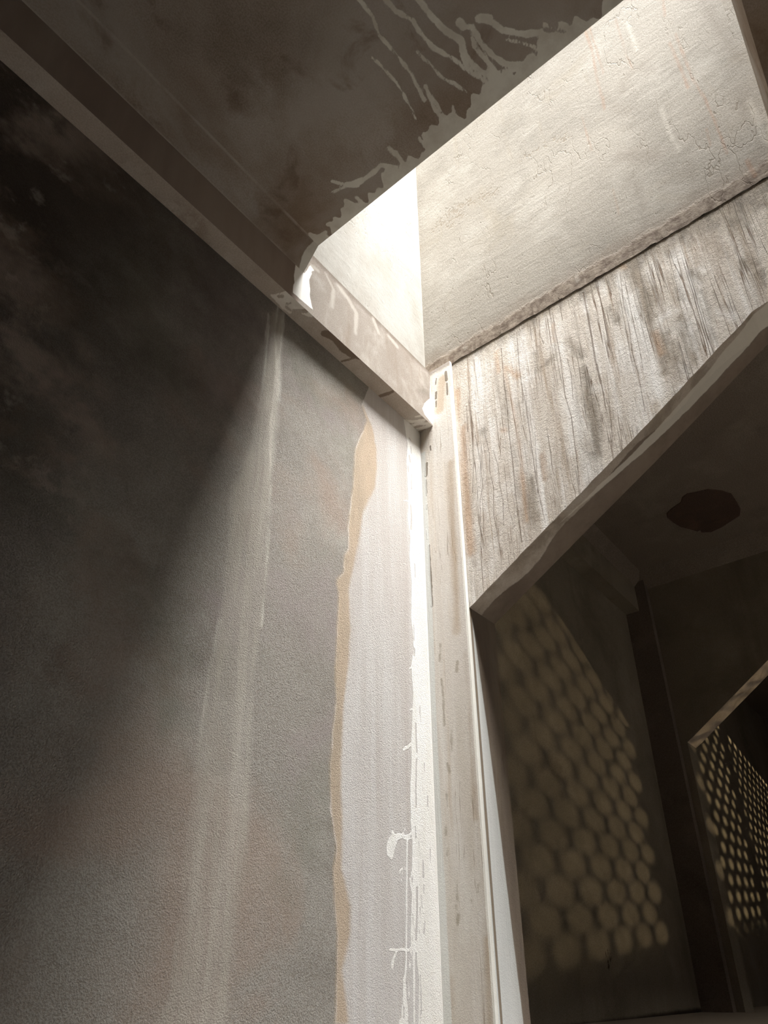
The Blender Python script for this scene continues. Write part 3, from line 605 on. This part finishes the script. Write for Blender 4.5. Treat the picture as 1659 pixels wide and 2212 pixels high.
mb = MB(); mb.box((1.10, YB2, ZS+0.004), (2.17, YL, 1.20), skip=('-z',)); mb.build('beam_face', mat_rear, rb)
mb = MB(); mb.grid(gridZ(ZS+0.004, 1.10, 2.17, YB2, YL, 0.02)); mb.build('beam_soffit', mat_rear, rb)
mat_rceil = plaster('rear_ceiling_plaster', srgb(110,98,86), srgb(124,112,100), srgb(134,124,112), scale=1.4, grain=0.12, gscale=50, dist=0.002)
mb = MB()
XB = 2.20
mb.grid(gridZ(ZC, 1.10, 2.145, -1.6, 0.620, 0.05))
X, T = np.meshgrid(lin(1.10, 2.145, 0.05), np.linspace(0, 1, 6), indexing='ij')
mb.grid(np.stack([X + (T*0+0), YB2+(0.620-YB2)*T, 1.19+(ZC-1.19)*T], -1), flip=True)
Y, T = np.meshgrid(lin(0.620, -1.6, 0.05), np.linspace(0, 1, 6), indexing='ij')
mb.grid(np.stack([XB+(2.145-XB)*T, Y, 1.178+(ZC-1.178)*T], -1), flip=True)
mb._add([(2.145,0.620,ZC),(2.145,YB2,1.19),(2.20,YB2,1.178),(2.20,0.620,1.178)], [[0,1,2,3]])
mb.quad((1.10,-1.6,1.32),(1.10,YL+0.1,1.32),(2.30,YL+0.1,1.32),(2.30,-1.6,1.32))
rc = mb.build('ceiling_rear', mat_rceil, origin=(1.7, 0, ZC)); tag(rc, 'dark ceiling of the rear room, with a round patch of fallen plaster', None, None, 'structure')
# patch where the plaster has come away: a shallow ragged disc of bare brown render
patch = zc(1150, 1050, 3.26, [(945,190),(975,160),(1045,110),(1055,75),(1090,50),(1170,35),(1240,18),(1330,28),(1400,50),(1440,110),(1466,160),(1462,205),(1400,245),(1330,290),(1260,322),(1190,325),(1180,308),(1160,318),(1100,300),(1040,285),(990,255),(950,220)])
pp = PCE.p(patch); c0 = pp.mean(0)
mb = MB(); n = len(pp)
V = [(a, b, ZC-0.0005) for a, b in pp] + [(c0[0]+(a-c0[0])*.985, c0[1]+(b-c0[1])*.985, ZC-0.0022) for a, b in pp] + [(c0[0], c0[1], ZC-0.0022)]
mb._add(V, [[i, (i+1) % n, n+(i+1) % n, n+i] for i in range(n)]); mb._add(V, [[n+i, n+(i+1) % n, 2*n] for i in range(n)])
mat_patch = plaster('bare_brown_render', srgb(62,44,34), srgb(74,54,42), srgb(86,64,50), scale=3, grain=0.8)
po_ = mb.build('bare_patch', mat_patch, rc); po_['label'] = 'ragged dark brown patch'

# pilaster in the far corner of the rear room
mat_pil = plaster('pilaster_plaster', srgb(104,92,82), srgb(118,106,96), srgb(130,118,108), scale=1.6, grain=0.2, gscale=60, dist=0.003)
mb = MB(); mb.box((2.17, 0.621, ZF2), (2.199, YL, 1.20)); 
tag(mb.build('corner_pilaster', mat_pil), 'dark square pilaster in the far corner of the rear room', 'pilaster', kind='thing')

# wall with the second opening
HEAD2 = [(0.600, 0.638), (0.588, 0.645), (0.325, 0.832), (0.10, 0.985), (0.04, 0.998), (-0.6, 1.0), (-1.19, 0.62)]
mb = MB()
mb.grid(span_grid(0.600, -1.19, XB, HEAD2, 0.02, 20, 0.0, 1.20))
mb.grid(span_grid(0.600, -1.19, 2.28, HEAD2, 0.03, 8, 0.0, 1.20), flip=True)
mb.box((XB, -1.6, ZF), (2.28, -1.19, 1.20))
mb.quad((XB,0.600,1.20),(XB,-1.19,1.20),(2.28,-1.19,1.20),(2.28,0.600,1.20))
mb.box((XB, 0.600, ZF), (2.28, YL+0.1, 1.20))
wf = mb.build('wall_rear_right', mat_rear, origin=(2.24, 0, 0.6)); tag(wf, 'dark wall of the rear room over the second, smaller opening', None, None, 'structure')
mb = MB(); mb.grid(rev_grid(XB, 2.28, 0.600, -1.19, HEAD2, 0.02, 6))
mb.build('opening_soffit', mat_rev, wf)['label'] = 'warm-lit sloping underside of the second opening'

# ------------------------------------------------------------------ far room
mb = MB(); mb.grid(gridY(YL, 2.28, 4.30, ZF2, 1.26, 0.01), {'chip': strokes(PL, chips)}); mb.box((2.28, YL, ZF), (4.30, YL+0.1, 1.3), skip=('-y',))
tag(mb.build('wall_far_left', mat_rear), 'far wall beyond the second opening, dappled with rows of light spots', None, None, 'structure')
mb = MB(); mb.box((2.28, -1.6, 1.225), (4.40, YL+0.1, 1.32)); tag(mb.build('ceiling_far', mat_rceil), None, None, None, 'structure')
# end wall with a window of lattice blocks
LY0, LY1, LZ0, LZ1, LX = -0.97, 0.02, 0.32, 0.69, 4.30
mb = MB()
mb.box((LX, -1.6, ZF), (LX+0.06, LY0, 1.225)); mb.box((LX, LY1, ZF), (LX+0.06, YL+0.1, 1.225))
mb.box((LX, LY0, ZF), (LX+0.06, LY1, LZ0)); mb.box((LX, LY0, LZ1), (LX+0.06, LY1, 1.225))
tag(mb.build('wall_far_end', mat_rear), None, None, None, 'structure')
win = bpy.data.objects.new('window_1', None); col.objects.link(win); win.location = W(LX+0.02, (LY0+LY1)/2, LZ0); win['kind'] = 'structure'
mb = MB(); hw = 0.0088
def bar(a, b, y0, y1):
    a, b = np.array(a), np.array(b); d = (b-a)/np.linalg.norm(b-a); nrm = np.array([-d[1], d[0]])*hw
    q = [a-nrm, b-nrm, b+nrm, a+nrm]; x0, x1 = LX+0.02, LX+0.024
    V = [(x0, *p_) for p_ in q] + [(x1, *p_) for p_ in q]
    mb._add(V, [[0,3,2,1],[4,5,6,7],[0,1,5,4],[1,2,6,5],[2,3,7,6],[3,0,4,7]])
for (ya, yb_, pit, hw) in ((LY0, -0.80, 0.0255, 0.0064), (-0.80, LY1, 0.036, 0.0098)):
    for sgn in (1, -1):
        for k in range(-90, 110):
            c_ = k*pit*1.25; pts = []           # line  z = LZ0 + sgn*1.25*(y-LY0) + c_
            for yy in np.linspace(ya, yb_, 300):
                zz = LZ0 + sgn*1.25*(yy-LY0) + c_
                if LZ0 <= zz <= LZ1: pts.append((yy, zz))
            if len(pts) > 3: bar(pts[0], pts[-1], 0, 0)
mb.build('lattice', mat_pil, win)
mb = MB(); mb.box((LX+0.014, -0.462, LZ0), (LX+0.03, -0.438, LZ1)); mb.box((LX+0.014, -0.806, LZ0), (LX+0.03, -0.796, LZ1)); mb.box((LX+0.014, LY0, LZ0), (LX+0.03, LY0+0.02, LZ1)); mb.box((LX+0.014, LY1-0.02, LZ0), (LX+0.03, LY1, LZ1))
mb.build('window_frame', mat_pil, win)

# ------------------------------------------------------------------ floors and the walls behind the camera
mat_dark = plaster('dark_plaster', srgb(52,46,40), srgb(66,58,50), srgb(84,76,66), scale=1, grain=0.3, gscale=50)  # dark plaster, limits bounce from the unseen walls
mat_floor = plaster('cement_floor', srgb(186,178,166), srgb(198,190,178), srgb(208,202,190), scale=1, grain=0.3, gscale=50)
mb = MB(); mb.box((-2.6, -1.6, ZF-0.08), (XC, YL, ZF)); tag(mb.build('floor', mat_floor), None, None, None, 'structure')
mb = MB(); mb.box((1.10, -1.6, ZF2-0.06), (4.3, YL, ZF2)); tag(mb.build('floor_rear', mat_floor), 'raised cement floor of the rear rooms', None, None, 'structure')
mb = MB(); mb.box((-2.7, -1.6, ZF), (-2.6, YL+0.1, 1.5)); tag(mb.build('wall_back', mat_dark), None, None, None, 'structure')
mb = MB()
wx0, wx1, wz0, wz1 = 1.40, 1.90, 0.20, 0.65  # unseen opening, added to let the rear fill lamp in
mb.box((-2.7, -1.7, ZF), (wx0, -1.6, 1.5)); mb.box((wx1, -1.7, ZF), (4.4, -1.6, 1.5)); mb.box((wx0, -1.7, ZF), (wx1, -1.6, wz0)); mb.box((wx0, -1.7, wz1), (wx1, -1.6, 1.5))
tag(mb.build('wall_near_right', mat_dark), None, None, None, 'structure')
